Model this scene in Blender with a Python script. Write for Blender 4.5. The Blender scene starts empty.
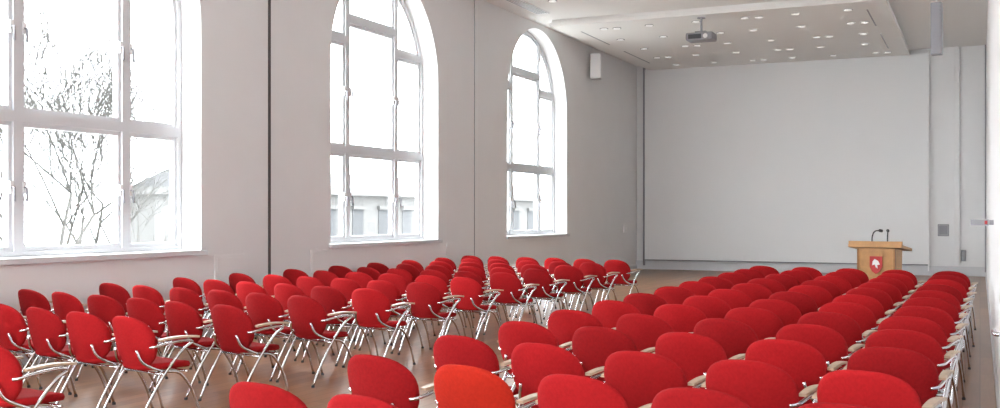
import bpy, bmesh, math, random
from mathutils import Vector, Matrix
random.seed(7)
S=bpy.context.scene
try: S.view_settings.view_transform='Standard'
except: pass
S.view_settings.exposure=0.0
COL=S.collection

# ---------------- materials ----------------
def mat(name,col,rough=.6,metal=0,spec=.5,noise=0,nscale=8,bump=0,bscale=200,emit=None,es=0,rand=0):
    m=bpy.data.materials.new(name); m.use_nodes=True
    nt=m.node_tree; b=nt.nodes['Principled BSDF']
    b.inputs['Base Color'].default_value=(*col,1); b.inputs['Roughness'].default_value=rough
    b.inputs['Metallic'].default_value=metal; b.inputs['Specular IOR Level'].default_value=spec
    tc=nt.nodes.new('ShaderNodeTexCoord')
    last=None
    if noise>0:
        n=nt.nodes.new('ShaderNodeTexNoise'); n.inputs['Scale'].default_value=nscale; n.inputs['Detail'].default_value=4
        nt.links.new(tc.outputs['Object'],n.inputs['Vector'])
        r=nt.nodes.new('ShaderNodeValToRGB')
        r.color_ramp.elements[0].position=.3; r.color_ramp.elements[1].position=.7
        r.color_ramp.elements[0].color=(*[c*(1-noise) for c in col],1)
        r.color_ramp.elements[1].color=(*[min(1,c*(1+noise)) for c in col],1)
        nt.links.new(n.outputs['Fac'],r.inputs['Fac']); last=r.outputs['Color']
    if rand>0:
        oi=nt.nodes.new('ShaderNodeObjectInfo'); mr=nt.nodes.new('ShaderNodeMapRange')
        mr.inputs['To Min'].default_value=1-rand; mr.inputs['To Max'].default_value=1+rand
        nt.links.new(oi.outputs['Random'],mr.inputs['Value'])
        hs=nt.nodes.new('ShaderNodeHueSaturation'); 
        if last: nt.links.new(last,hs.inputs['Color'])
        else: hs.inputs['Color'].default_value=(*col,1)
        nt.links.new(mr.outputs['Result'],hs.inputs['Value']); last=hs.outputs['Color']
    if last: nt.links.new(last,b.inputs['Base Color'])
    if bump>0:
        n2=nt.nodes.new('ShaderNodeTexNoise'); n2.inputs['Scale'].default_value=bscale
        nt.links.new(tc.outputs['Object'],n2.inputs['Vector'])
        bp=nt.nodes.new('ShaderNodeBump'); bp.inputs['Strength'].default_value=bump; bp.inputs['Distance'].default_value=.01
        nt.links.new(n2.outputs['Fac'],bp.inputs['Height']); nt.links.new(bp.outputs['Normal'],b.inputs['Normal'])
    if emit: 
        b.inputs['Emission Color'].default_value=(*emit,1); b.inputs['Emission Strength'].default_value=es
    return m
M_wall=mat('plaster_wall',(.855,.855,.857),.9,noise=.012,nscale=1.5,bump=.05)
M_screen=mat('screen_wall_paint',(.875,.88,.885),.85,noise=.01,nscale=.7)
M_ceil=mat('ceiling_paint',(.87,.86,.84),.9)
M_panel=mat('acoustic_panel',(.88,.87,.845),.9,bump=.04,bscale=300)
M_frame=mat('window_paint',(.68,.69,.71),.45)
M_dark=mat('dark_metal',(.04,.04,.045),.5)
M_grey=mat('grey_metal',(.30,.30,.32),.5)
M_joint=mat('joint_dark',(.10,.09,.09),.8)  # dark tone of the movement joint strip on the left wall
M_white=mat('white_plastic',(.90,.90,.90),.4)
M_red=mat('red_fabric',(.345,.0095,.012),.9,spec=.15,noise=.10,nscale=60,bump=.25,bscale=500,rand=.20)
M_orange=mat('orange_red_fabric',(.46,.022,.010),.9,spec=.15,noise=.08,nscale=60,bump=.25,bscale=500)
M_chrome=mat('chrome',(.70,.70,.73),.14,metal=1)
M_arm=mat('beech_arm',(.55,.41,.29),.35,noise=.12,nscale=30)
M_lect=mat('beech_veneer',(.55,.30,.12),.4,noise=.10,nscale=9)
M_lect2=mat('beech_dark',(.36,.17,.06),.4,noise=.10,nscale=9)
M_emb=mat('emblem_red',(.50,.03,.03),.5)
M_lamp=mat('downlight_glass',(.9,.9,.9),.3,emit=(1,.97,.92),es=.8)
M_bark=mat('bark',(.047,.045,.041),.9,noise=.2,nscale=5)
M_fac=mat('facade_stone',(.080,.079,.077),.9,noise=.08,nscale=.5)
M_fac2=mat('facade_windows',(.060,.062,.065),.8,spec=.1)
M_roof=mat('roof_zinc',(.070,.071,.074),.9,spec=.1)

def wood_floor():
    m=bpy.data.materials.new('parquet_floor'); m.use_nodes=True; nt=m.node_tree; b=nt.nodes['Principled BSDF']
    tc=nt.nodes.new('ShaderNodeTexCoord'); mp=nt.nodes.new('ShaderNodeMapping'); mp.inputs['Rotation'].default_value=(0,0,math.pi/2)
    nt.links.new(tc.outputs['Object'],mp.inputs['Vector'])
    br=nt.nodes.new('ShaderNodeTexBrick'); br.inputs['Scale'].default_value=1; br.inputs['Brick Width'].default_value=1.4; br.inputs['Row Height'].default_value=.14
    br.inputs['Mortar Size'].default_value=.003; br.inputs['Color1'].default_value=(.35,.175,.078,1); br.inputs['Color2'].default_value=(.24,.115,.048,1); br.inputs['Mortar'].default_value=(.07,.03,.012,1)
    nt.links.new(mp.outputs['Vector'],br.inputs['Vector'])
    mp2=nt.nodes.new('ShaderNodeMapping'); mp2.inputs['Scale'].default_value=(25,1.2,1)
    nt.links.new(tc.outputs['Object'],mp2.inputs['Vector'])
    n=nt.nodes.new('ShaderNodeTexNoise'); n.inputs['Scale'].default_value=2; n.inputs['Detail'].default_value=5
    nt.links.new(mp2.outputs['Vector'],n.inputs['Vector'])
    mx=nt.nodes.new('ShaderNodeMixRGB'); mx.blend_type='MULTIPLY'; mx.inputs['Fac'].default_value=.4
    nt.links.new(br.outputs['Color'],mx.inputs['Color1']); nt.links.new(n.outputs['Fac'],mx.inputs['Color2'])
    nt.links.new(mx.outputs['Color'],b.inputs['Base Color'])
    b.inputs['Roughness'].default_value=.30; b.inputs['Specular IOR Level'].default_value=.4
    return m
M_floor=wood_floor()
def glass_mat():
    m=bpy.data.materials.new('window_glass'); m.use_nodes=True; nt=m.node_tree
    for n in list(nt.nodes): nt.nodes.remove(n)
    o=nt.nodes.new('ShaderNodeOutputMaterial'); t=nt.nodes.new('ShaderNodeBsdfTransparent'); g=nt.nodes.new('ShaderNodeBsdfGlossy'); g.inputs['Roughness'].default_value=.02
    t.inputs['Color'].default_value=(.97,.98,.98,1)
    x=nt.nodes.new('ShaderNodeMixShader'); x.inputs[0].default_value=.05
    nt.links.new(t.outputs[0],x.inputs[1]); nt.links.new(g.outputs[0],x.inputs[2]); nt.links.new(x.outputs[0],o.inputs['Surface'])
    return m
M_glass=glass_mat()

# ---------------- mesh helpers ----------------
class MB:
    def __init__(s): s.bm=bmesh.new(); s.mats=[]
    def mi(s,m):
        if m not in s.mats: s.mats.append(m)
        return s.mats.index(m)
    def box(s,lo,hi,m,M=None,bev=0):
        r=bmesh.ops.create_cube(s.bm,size=1)
        vs=r['verts']
        for v in vs:
            v.co=Vector([(lo[i]+hi[i])/2+v.co[i]*(hi[i]-lo[i]) for i in range(3)])
        fs=list({f for v in vs for f in v.link_faces})
        if bev>0:
            es=list({e for v in vs for e in v.link_edges})
            rr=bmesh.ops.bevel(s.bm,geom=es,offset=bev,segments=2,affect='EDGES',profile=.5)
            fs=list({f for f in rr['faces']}|{f for f in fs if f.is_valid})
            vs=list({v for f in fs for v in f.verts})
        for f in fs: f.material_index=s.mi(m)
        if M:
            for v in vs: v.co=M@v.co
        return vs
    def prism(s,poly,fn,m):
        a=[s.bm.verts.new(fn(p,0)) for p in poly]; b=[s.bm.verts.new(fn(p,1)) for p in poly]
        n=len(poly); k=s.mi(m); fs=[s.bm.faces.new(a[::-1]),s.bm.faces.new(b)]
        for i in range(n): fs.append(s.bm.faces.new((a[i],a[(i+1)%n],b[(i+1)%n],b[i])))
        for f in fs: f.material_index=k
    def tube(s,pts,r,m,seg=8,smooth=True,sub=4,r2=None):
        P=[Vector(p) for p in pts]
        if smooth and len(P)>2:
            Q=[]; E=[P[0]*2-P[1]]+P+[P[-1]*2-P[-2]]
            for i in range(1,len(E)-2):
                p0,p1,p2,p3=E[i-1:i+3]
                for j in range(sub):
                    t=j/sub
                    Q.append(.5*((2*p1)+(p2-p0)*t+(2*p0-5*p1+4*p2-p3)*t*t+(3*p1-p0-3*p2+p3)*t**3))
            Q.append(P[-1]); P=Q
        d=(P[1]-P[0]).normalized(); up=Vector((0,0,1)) if abs(d.z)<.9 else Vector((1,0,0))
        nrm=d.cross(up).normalized(); rings=[]; k=s.mi(m)
        for i,p in enumerate(P):
            t=(P[min(i+1,len(P)-1)]-P[max(i-1,0)]).normalized()
            nrm=(nrm-t*nrm.dot(t)).normalized(); bn=t.cross(nrm)
            rr=r if r2 is None else r+(r2-r)*i/(len(P)-1)
            rings.append([s.bm.verts.new(p+(nrm*math.cos(2*math.pi*j/seg)+bn*math.sin(2*math.pi*j/seg))*rr) for j in range(seg)])
        for i in range(len(rings)-1):
            for j in range(seg):
                f=s.bm.faces.new((rings[i][j],rings[i][(j+1)%seg],rings[i+1][(j+1)%seg],rings[i+1][j])); f.smooth=True; f.material_index=k
        for rg in (rings[0][::-1],rings[-1]):
            f=s.bm.faces.new(rg); f.material_index=k
    def pad(s,outline,place,th,m,na=32,nr=6):
        k=s.mi(m); layers={}
        def get(i,j,side):
            key=(i,j%na,side if i<nr else 0)
            if i==0: key=(0,0,side)
            if key not in layers:
                rr=i/nr; u,v=outline(2*math.pi*(j%na)/na); w=th*math.sqrt(max(0,1-rr**4))*side
                rr2=math.sin(rr*math.pi/2)
                layers[key]=s.bm.verts.new(place(u*rr2,v*rr2,w if i<nr else 0))
            return layers[key]
        for side in (1,-1):
            for i in range(nr):
                for j in range(na):
                    if i==0: vs=[get(0,0,side),get(1,j,side),get(1,j+1,side)]
                    else: vs=[get(i,j,side),get(i+1,j,side),get(i+1,j+1,side),get(i,j+1,side)]
                    if side<0: vs=vs[::-1]
                    f=s.bm.faces.new(vs); f.smooth=True; f.material_index=k
    def cyl(s,c,r,h,m,seg=20,axis='Z'):
        q=[(math.cos(2*math.pi*i/seg)*r,math.sin(2*math.pi*i/seg)*r) for i in range(seg)]
        def fn(p,t):
            if axis=='Z': return Vector((c[0]+p[0],c[1]+p[1],c[2]+t*h))
            if axis=='Y': return Vector((c[0]+p[0],c[1]+t*h,c[2]+p[1]))
            return Vector((c[0]+t*h,c[1]+p[0],c[2]+p[1]))
        s.prism(q,fn,m)
    def mesh(s,name):
        bmesh.ops.recalc_face_normals(s.bm,faces=s.bm.faces[:])
        me=bpy.data.meshes.new(name); s.bm.to_mesh(me); s.bm.free()
        for m in s.mats: me.materials.append(m)
        return me
    def obj(s,name,parent=None,loc=(0,0,0),rz=0):
        o=bpy.data.objects.new(name,s.mesh(name)); COL.objects.link(o); o.parent=parent
        o.location=loc; o.rotation_euler=(0,0,rz); return o
def boxobj(name,lo,hi,m,parent=None,bev=0):
    b=MB(); b.box(lo,hi,m,bev=bev); return b.obj(name,parent)
def empty(name,loc=(0,0,0)):
    e=bpy.data.objects.new(name,None); COL.objects.link(e); e.location=loc; return e
def holed(name,polys,x0,x1,m,parent=None,M=None):
    cu=bpy.data.curves.new(name,'CURVE'); cu.dimensions='2D'; cu.fill_mode='BOTH'
    for P in polys:
        sp=cu.splines.new('POLY'); sp.points.add(len(P)-1)
        for i,p in enumerate(P): sp.points[i].co=(p[0],p[1],0,1)
        sp.use_cyclic_u=True
    cu.extrude=abs(x1-x0)/2
    tmp=bpy.data.objects.new(name+'_tmp',cu); COL.objects.link(tmp)
    dg=bpy.context.evaluated_depsgraph_get(); dg.update()
    me=bpy.data.meshes.new_from_object(tmp.evaluated_get(dg)); bpy.data.objects.remove(tmp)
    R=Matrix(((0,0,1,(x0+x1)/2),(1,0,0,0),(0,1,0,0),(0,0,0,1))) if M is None else M
    me.transform(R); me.name=name
    me.materials.clear(); me.materials.append(m)
    o=bpy.data.objects.new(name,me); COL.objects.link(o); o.parent=parent; return o

# ---------------- dimensions ----------------
XL=-9.5; XR=.15; YB=30.8; H=6.16; YR=-5.0
SILL=1.14; SPR=4.2; RW=1.84
WC=[9.30,16.07,23.0,2.2]

def archpoly(c,r,z0,spr=SPR,n=40):
    P=[(c-r,z0),(c+r,z0)]
    P+=[(c+r*math.cos(math.pi*i/n),spr+r*math.sin(math.pi*i/n)) for i in range(n+1)]
    return P

# ---------------- room shell ----------------
boxobj('floor',(XL-.1,YR-.1,-.1),(2.6,YB+.3,0),M_floor)
boxobj('ceiling',(XL-.5,YR-.1,H),(2.6,YB+.3,H+.2),M_ceil)
holed('wall_left',[[(YR,0),(YB+.3,0),(YB+.3,H),(YR,H)]]+[archpoly(c,RW,SILL) for c in WC],XL-.47,XL,M_wall)
boxobj('wall_back',(XL,YB,0),(2.6,YB+.3,H),M_wall)
boxobj('wall_right',(XR,3,0),(XR+.25,YB,H),M_wall)
boxobj('wall_right_foyer',(2.5,YR,0),(2.7,3.2,H),M_wall)
boxobj('wall_jog',(XR+.25,3,0),(2.5,3.2,H),M_wall)
M2=Matrix(((1,0,0,0),(0,0,-1,YR),(0,1,0,0),(0,0,0,1)))
holed('wall_rear',[[(XL,0),(2.5,0),(2.5,H),(XL,H)],[(-8,1.0),(-5.0,1.0),(-5.0,4.9),(-8,4.9)],[(-3.6,1.0),(-.8,1.0),(-.8,4.9),(-3.6,4.9)]],0,.3,M_wall,M=M2)  # unseen wall; both openings added to let in fill light behind the camera
boxobj('baseboard_left',(XL,YR+.1,0),(XL+.025,YB-.02,.12),M_frame,bev=.004)
boxobj('baseboard_right',(XR-.02,3,0),(XR,YB-.02,.12),M_frame,bev=.004)
for i,y in enumerate((12.62,19.5)):
    boxobj('trim_%d'%(i+1),(XL-.005,y-(.028 if i==0 else .007),.12),(XL+.012,y+(.028 if i==0 else .007),H),M_joint if i==0 else M_grey)

# windows
def pane(c,side,y0,y1,z0,z1,m,R):
    zs0=z0+m; lim=lambda z:(R-m) if z<SPR else math.sqrt(max(0,(R-m)**2-(z-SPR)**2))
    if side==0:
        top=min(z1-m,SPR+math.sqrt((R-m)**2))
        Z=[zs0+(top-zs0)*math.sin(math.pi/2*i/24) for i in range(25)]
        rt=[(min(y1-m,lim(z)),z) for z in Z]
        L=[(-p[0],p[1]) for p in rt[::-1]]
        if rt[-1][0]<1e-3: L=L[1:]
        P=rt+L
    else:
        ya=y0+m; top=min(z1-m,SPR+math.sqrt(max(0,(R-m)**2-ya**2)))
        Z=[zs0+(top-zs0)*i/20 for i in range(21)]
        rt=[(min(y1-m,lim(z)),z) for z in Z]
        if rt[-1][0]-ya<.01: rt=rt[:-1]+[(ya+.002,Z[-1])]
        P=[(ya,zs0)]+rt+[(ya,Z[-1])]
        if side<0: P=[(-p[0],p[1]) for p in P[::-1]]
    return [(c+p[0],p[1]) for p in P]
MU=.82; T1=2.75; TC=5.0; TS=4.63
def panes(c,m):
    out=[]
    for z0,z1c,z1s in ((SILL+.03,T1,T1),(T1,TC,TS)):
        out.append(pane(c,0,0,MU,z0,z1c,m,RW-.01))
        for s in(-1,1): out.append(pane(c,s,MU,RW-.01,z0,z1s,m,RW-.01))
    out.append(pane(c,0,0,MU,TC,99,m,RW-.01))
    for s in(-1,1): out.append(pane(c,s,MU,RW-.01,TS,99,m,RW-.01))
    return out
for i,c in enumerate(WC):
    e=empty('window_%d'%(i+1),(0,0,0))
    arch=archpoly(c,RW-.005,SILL+.005)
    holed('frame',[arch]+panes(c,.06),XL-.46,XL-.33,M_frame,e)
    holed('sash',[archpoly(c,RW-.03,SILL+.03)]+panes(c,.11),XL-.44,XL-.36,M_frame,e)
    g=holed('glass',[archpoly(c,RW-.03,SILL+.03)],XL-.405,XL-.40,M_glass,e)
    b=MB(); b.box((XL-.40,c-RW,SILL-.02),(XL+.06,c+RW,SILL+.03),M_frame,bev=.006)
    b.box((XL+.001,c-RW-.06,SILL-.035),(XL+.07,c+RW+.06,SILL+.03),M_frame,bev=.006); b.obj('sill',e)
    b=MB()
    for y in(-MU,MU):
        for z in (1.95,3.75):
            for d in (-.085,.085):
                b.box((XL-.36,c+y+d-.022,z-.07),(XL-.325,c+y+d+.022,z+.07),M_white)
                b.tube([(XL-.335,c+y+d,z),(XL-.29,c+y+d,z),(XL-.285,c+y+d,z-.16)],.016,M_grey,seg=6,smooth=False)
    b.obj('handles',e)

# ---------------- back wall screen ----------------
e=empty('projection_screen_wall')
boxobj('screen_panel',(-9.22,YB-.10,.30),(-1.285,YB-.002,6.04),M_screen,e,bev=.004)
boxobj('shadow_gap_left',(-9.27,YB-.13,.12),(-9.22,YB-.002,6.10),M_grey,e)  # grey strip painted in for the shadow gap beside the panel
boxobj('edge_right',(-1.285,YB-.12,.12),(-1.255,YB-.002,6.10),M_white,e)
boxobj('shadow_gap_bottom',(-9.22,YB-.12,.27),(-1.285,YB-.002,.30),M_grey,e)  # grey line standing in for shade in the gap below the panel
boxobj('baseboard_back',(XL,YB-.05,0),(XR,YB,.26),M_frame,bev=.006)
boxobj('trim_3',(-.62,YB-.08,0.26),(-.50,YB,H),M_wall,bev=.01)
boxobj('trim_4',(XR-.035,YB-.10,.12),(XR-.001,YB,H),M_grey)

# ---------------- ceiling panel ----------------
e=empty('suspended_ceiling_panel')
PX0,PX1,PY0,PY1,PZ=-9.07,-1.73,22.6,YB-.15,6.0
b=MB(); b.box((PX0,PY0,PZ),(PX1,PY1,PZ+.09),M_panel,bev=.01); b.box((PX0+.04,PY0+.04,PZ+.09),(PX1-.04,PY1-.04,H),M_panel); b.obj('panel',e)
b=MB()
for x in(PX0+.45,PX1-.45):
    b.box((x-.016,PY0+.9,PZ-.004),(x+.016,PY0+3.0,PZ+.004),M_grey); b.box((x-.016,PY0+4.2,PZ-.004),(x+.016,PY0+6.6,PZ+.004),M_grey)
b.obj('slots',e)
def downlights(name,pts,z,parent):
    b=MB()
    for x,y in pts:
        b.cyl((x,y,z-.012),.10,.012,M_grey,seg=20); b.cyl((x,y,z-.016),.080,.006,M_lamp,seg=16)
        b.cyl((x,y,z-.018),.028,.004,M_chrome,seg=10)
    return b.obj(name,parent)
pts=[]
for i in range(6):
    for j in range(5):
        x=PX0+.95+i*1.09+(.0 if j%2 else .12); y=PY0+.75+j*1.62
        pts.append((x,y)); 
        if (i+j)%3==0: pts.append((x+.30,y+.05))
downlights('recessed_downlights',pts,PZ,e)
e=empty('ceiling_spotlights')
downlights('spots',[(-8.2+1.5*i,y) for i in range(5) for y in(20.6,)],H,e)
b=MB()
b.box((-9.05,15,H-.02),(-8.75,21.8,H),M_white,bev=.004)
for k in range(5): b.box((-9.02+.055*k,15.1,H-.024),(-8.99+.055*k,21.7,H-.018),M_grey)
b.obj('ceiling_air_vent')

# projector
b=MB()
b.cyl((0,0,.0),.09,.02,M_grey); b.cyl((0,0,-.30),.025,.30,M_grey,seg=12)
b.box((-.12,-.10,-.32),(.12,.10,-.29),M_grey)
b.box((-.30,-.22,-.50),(.30,.22,-.33),M_grey,bev=.03)
b.box((-.31,-.16,-.46),(-.295,.16,-.37),M_dark)
b.box((-.24,-.225,-.47),(.05,-.21,-.37),M_dark)
b.cyl((.14,.20,-.42),.07,.06,M_dark,axis='Y'); b.cyl((.14,-.235,-.42),.05,.02,M_white,axis='Y')
o=b.obj('ceiling_projector',None,(-5.6,22.95,PZ-.02))
def speaker(name,loc,w,h,m,rz,rod=0):
    b=MB(); b.box((-w/2,-w/2,0),(w/2,w/2,h),m,bev=.02); b.box((-w/2+.02,-w/2-.012,.03),(w/2-.02,-w/2+.005,h-.03),M_grey if m!=M_white else M_white)
    for k in range(4): b.cyl((0,-w/2-.016,h*(.15+.22*k)),w*.3,.006,m,axis='Y')
    if rod: b.cyl((0,0,h),.012,rod,M_white,seg=8)
    else: b.box((-.03,w/2-.01,h*.4),(.03,w/2+.08,h*.6),M_grey)
    return b.obj(name,None,loc,rz)
speaker('wall_loudspeaker',(-9.26,26.4,5.25),.28,.66,M_white,.2)
speaker('hanging_loudspeaker',(-.63,18.2,4.20),.17,.84,M_grey,-.1,rod=H-4.20-.84)

def plate(name,c,w,h,axis,m=M_white,m2=None):
    m2=m2 or M_grey
    b=MB()
    if axis=='Y': b.box((c[0]-w/2,c[1]-.03,c[2]-h/2),(c[0]+w/2,c[1],c[2]+h/2),m,bev=.006); b.box((c[0]-w*.4,c[1]-.04,c[2]-h*.4),(c[0]+w*.4,c[1]-.028,c[2]+h*.4),m2,bev=.003)
    else: b.box((c[0],c[1]-w/2,c[2]-h/2),(c[0]+.03,c[1]+w/2,c[2]+h/2),m,bev=.006); b.box((c[0]+.028,c[1]-w*.3,c[2]-h*.3),(c[0]+.04,c[1]+w*.3,c[2]+h*.3),m2,bev=.003)
    b.obj(name)
plate('wall_switch_panel',(-.90,YB,1.23),.28,.32,'Y',M_grey,M_white)
plate('wall_outlet',(-.40,YB,.55),.12,.3,'Y',M_grey,M_dark)
plate('wall_thermostat',(XL,29.6,1.24),.3,.22,'X')
for y in (11.75,14.0,18.6):
    b=MB(); b.box((XL,y-.34,.15),(XL+.012,y+.34,SILL-.05),M_wall,bev=.004); b.box((XL+.010,y-.30,.19),(XL+.016,y+.30,SILL-.09),M_wall,bev=.004); b.obj('wall_access_panel')
b=MB(); b.box((XR-.05,13.98,1.52),(XR,14.02,1.58),M_grey); b.box((XR-.26,13.985,1.51),(XR-.05,14.015,1.59),M_white,bev=.004); b.box((XR-.10,13.98,1.53),(XR-.07,13.987,1.57),M_emb)
b.obj('glow_stand_in_plate')  # added white plate standing in for a pale glow by the right wall

# door on right wall
e=empty('door_1')
boxobj('leaf',(XR-.03,5.6,.01),(XR-.002,6.7,2.5),mat('door_paint',(.62,.60,.66),.35),e,bev=.004)
b=MB()
b.box((XR-.045,5.48,0),(XR-.001,5.6,2.62),M_frame); b.box((XR-.045,6.7,0),(XR-.001,6.82,2.62),M_frame); b.box((XR-.045,5.48,2.5),(XR-.001,6.82,2.62),M_frame); b.obj('frame',e)
b=MB(); b.tube([(XR-.03,5.75,1.05),(XR-.08,5.75,1.05),(XR-.085,5.85,1.05),(XR-.085,5.92,1.05)],.011,M_chrome,sub=5); b.obj('handle',e)

# ---------------- lectern ----------------
b=MB()
def P(poly,x0,x1,m): b.prism(poly,lambda p,t:Vector((x0+(x1-x0)*t,p[0],p[1])),m)
P([(-.22,.06),(.20,.06),(.26,.98),(-.26,.98)],-.36,.36,M_lect)
b.box((-.40,-.28,0),(.40,.28,.06),M_lect2,bev=.01)
P([(-.36,1.00),(.36,.92),(.36,.97),(-.36,1.06)],-.52,.52,M_lect)
P([(-.34,1.06),(-.30,1.055),(-.30,1.12),(-.34,1.12)],-.52,.52,M_lect)
b.box((-.37,-.275,.10),(-.34,-.22,.96),M_lect2); b.box((.34,-.275,.10),(.37,-.22,.96),M_lect2)
sh=[(-.12,.82),(.12,.82),(.12,.62),(.07,.52),(0,.47),(-.07,.52),(-.12,.62)]
b.prism(sh,lambda p,t:Vector((p[0],-.285+.04*t,p[1])),M_emb)
b.prism([(-.06,.72),(-.02,.77),(.05,.73),(.08,.66),(.03,.65),(.04,.58),(0,.60),(-.02,.66),(-.07,.64)],lambda p,t:Vector((p[0],-.293+.01*t,p[1])),M_white)
for x,dx in((-.12,.10),(.18,-.04)):
    b.cyl((x,-.12,1.02),.035,.03,M_dark,seg=14)
    b.tube([(x,-.12,1.04),(x,-.12,1.20),(x+dx*.3,-.06,1.31),(x+dx,.03,1.33)],.013,M_dark,seg=6)
    b.tube([(x+dx,.03,1.33),(x+dx*1.3,.09,1.32)],.03,M_dark,seg=8,smooth=False)
b.obj('lectern',None,(-1.82,22.3,0),math.radians(-12))

# ---------------- chairs ----------------
def sg(v,p): return math.copysign(abs(v)**p,v)
def chair_mesh(name,fab):
    b=MB()
    def bo(a):
        s_=math.sin(a); return (.262*sg(math.cos(a),.80)*(1+.10*s_), .215*sg(s_,.88))
    def bp(u,v,w):
        z=.645+v; y=-.20-.24*v+1.0*u*u - w
        return Vector((u,y+.0,z+.0))
    b.pad(bo,bp,.024,fab)
    def so(a): return (.235*sg(math.cos(a),.62)*(1+.04*math.sin(a)), .225*sg(math.sin(a),.62))
    def sp(u,v,w): 
        return Vector((u,.045+v,.452+w+.25*u*u-.35*max(0,v-.12)**1.0*.35+.03*(-v if v<0 else 0)))
    b.pad(so,sp,.030,fab)
    for s in(-1,1):
        b.tube([(s*.255,-.30,.011),(s*.258,-.20,.20),(s*.262,-.05,.42),(s*.272,.10,.585),(s*.275,.185,.635),(s*.275,.13,.655),(s*.275,-.02,.648),(s*.262,-.13,.63),(s*.22,-.165,.62)],.0115,M_chrome,sub=4)
        b.tube([(s*.25,.29,.011),(s*.245,.22,.22),(s*.235,.10,.395),(s*.22,-.06,.43),(s*.17,-.185,.50),(s*.14,-.225,.60)],.0115,M_chrome,sub=4)
        for y in(-.30,.29): b.cyl((s*(.255 if y<0 else .25),y,0),.016,.02,M_dark,seg=10)
        poly=[]
        for i in range(13):
            t=i/12; y=-.12+.36*t; poly.append((y,.020+.005*math.sin(math.pi*t)))
        for k in range(12):
            y0,w0=poly[k];y1,w1=poly[k+1]
            z0=.668+.012*math.sin(math.pi*k/12); z1=.668+.012*math.sin(math.pi*(k+1)/12)
            c=s*.278
            q=[Vector((c-w0,y0,z0)),Vector((c+w0,y0,z0)),Vector((c+w1,y1,z1)),Vector((c-w1,y1,z1))]
            vb=[b.bm.verts.new(p) for p in q]; vt=[b.bm.verts.new(p+Vector((0,0,.016))) for p in q]; ki=b.mi(M_arm)
            for f in ([vb[3],vb[2],vb[1],vb[0]],vt)+tuple([vb[i],vb[(i+1)%4],vt[(i+1)%4],vt[i]] for i in range(4)):
                ff=b.bm.faces.new(f); ff.material_index=ki
    b.tube([(-.24,.17,.405),(0,.17,.405),(.24,.17,.405)],.010,M_chrome,smooth=False)
    b.tube([(-.257,-.06,.405),(0,-.06,.405),(.257,-.06,.405)],.010,M_chrome,smooth=False)
    return b.mesh(name)
ME=chair_mesh('conference_chair_mesh',M_red); MO=chair_mesh('conference_chair_mesh_orange',M_orange)
def chair(x,y,rz,me=ME):
    o=bpy.data.objects.new('conference_armchair',me); COL.objects.link(o)
    o.location=(x,y,0); o.rotation_euler=(0,0,rz); return o
J=lambda a: random.uniform(-a,a)
for k in range(13):
    y=4.25+1.03*k
    xr=-.50+.012*(y-5); xl=-3.04
    n=5
    for i in range(n):
        x=xl+(xr-xl)*i/(n-1)
        yy=y-(.12)*i
        if k==0 and i>1: continue
        chair(x+J(.012),yy+J(.03),math.radians(-9+J(3)),MO if (k==1 and i==1) else ME)
for k in range(12):
    if k==0: xr,y=-5.66,4.82
    else: xr,y=-5.98+.02*(k-1),6.42+1.135*(k-1)
    for i in range(6):
        x=xr-.63*i; yy=y+.14*i
        if x<-9.17: continue
        chair(x+J(.012),yy+J(.03),math.radians(-10+J(4)))

# ---------------- outside ----------------
def tree(name,loc,h,seed):
    rnd=random.Random(seed); b=MB()
    def br(p,d,l,r,dep):
        n=3; pts=[p]
        for i in range(n):
            d=(d+Vector((rnd.uniform(-.16,.16),rnd.uniform(-.16,.16),rnd.uniform(-.02,.12)))).normalized(); p=p+d*l/n; pts.append(p)
        b.tube(pts,r,M_bark,seg=5 if dep>2 else 3,smooth=False,r2=r*.62)
        if dep==0: return
        for i in range(3):
            nd=(d+Vector((rnd.uniform(-.85,.85),rnd.uniform(-.85,.85),rnd.uniform(-.3,.5)))).normalized()
            br(pts[rnd.choice((1,2,3)) if i else 3],nd,l*rnd.uniform(.68,.85),max(.010,r*.52),dep-1)
    br(Vector((0,0,0)),Vector((0,0,1)),h*.25,h*.009,7)
    return b.obj(name,None,loc)
tree('bare_tree',(-27,25.0,-5.5),19,3)
tree('bare_tree',(-30,27.5,-5.5),19,21)
tree('bare_tree',(-36,35.5,-5.5),20,11)
boxobj('ground_outside',(-140,-60,-5.7),(XL-.6,200,-5.5),mat('pavement',(.25,.25,.24),.9,noise=.1,nscale=.3))
b=MB()
bx=-46
b.box((bx-14,62,-5.5),(bx,112,3.2),M_fac); b.box((bx-14.2,61.6,3.2),(bx+.6,112.4,3.8),M_fac); 
b.prism([(bx-14,3.8),(bx+.2,3.8),(bx-4,5.2),(bx-10,5.2)],lambda p,t:Vector((p[0],62+50*t,p[1])),M_roof)
for i in range(12):
    for z in(-4,-.4):
        b.box((bx-.02,64+4*i,z),(bx+.05,65.6+4*i,z+2.5),M_fac2)
        b.box((bx,63.8+4*i,z+2.5),(bx+.3,65.8+4*i,z+2.8),M_fac)
b.obj('building_opposite')

# ---------------- world + camera ----------------
w=bpy.data.worlds.new('overcast'); S.world=w; w.use_nodes=True; nt=w.node_tree
bg=nt.nodes['Background']; tc=nt.nodes.new('ShaderNodeTexCoord'); sp=nt.nodes.new('ShaderNodeSeparateXYZ'); rp=nt.nodes.new('ShaderNodeValToRGB')
nt.links.new(tc.outputs['Generated'],sp.inputs[0]); nt.links.new(sp.outputs['Z'],rp.inputs['Fac'])
rp.color_ramp.elements[0].color=(.82,.85,.88,1); rp.color_ramp.elements[1].color=(.94,.97,.99,1)
nt.links.new(rp.outputs['Color'],bg.inputs['Color']); bg.inputs['Strength'].default_value=18.0

cam=bpy.data.cameras.new('camera'); co=bpy.data.objects.new('camera',cam); COL.objects.link(co)
co.location=(0,0,1.64); co.rotation_euler=(math.pi/2,0,math.atan(480/1050))
cam.sensor_width=36; cam.lens=36*1.05; cam.shift_y=.011; cam.clip_end=500
S.camera=co
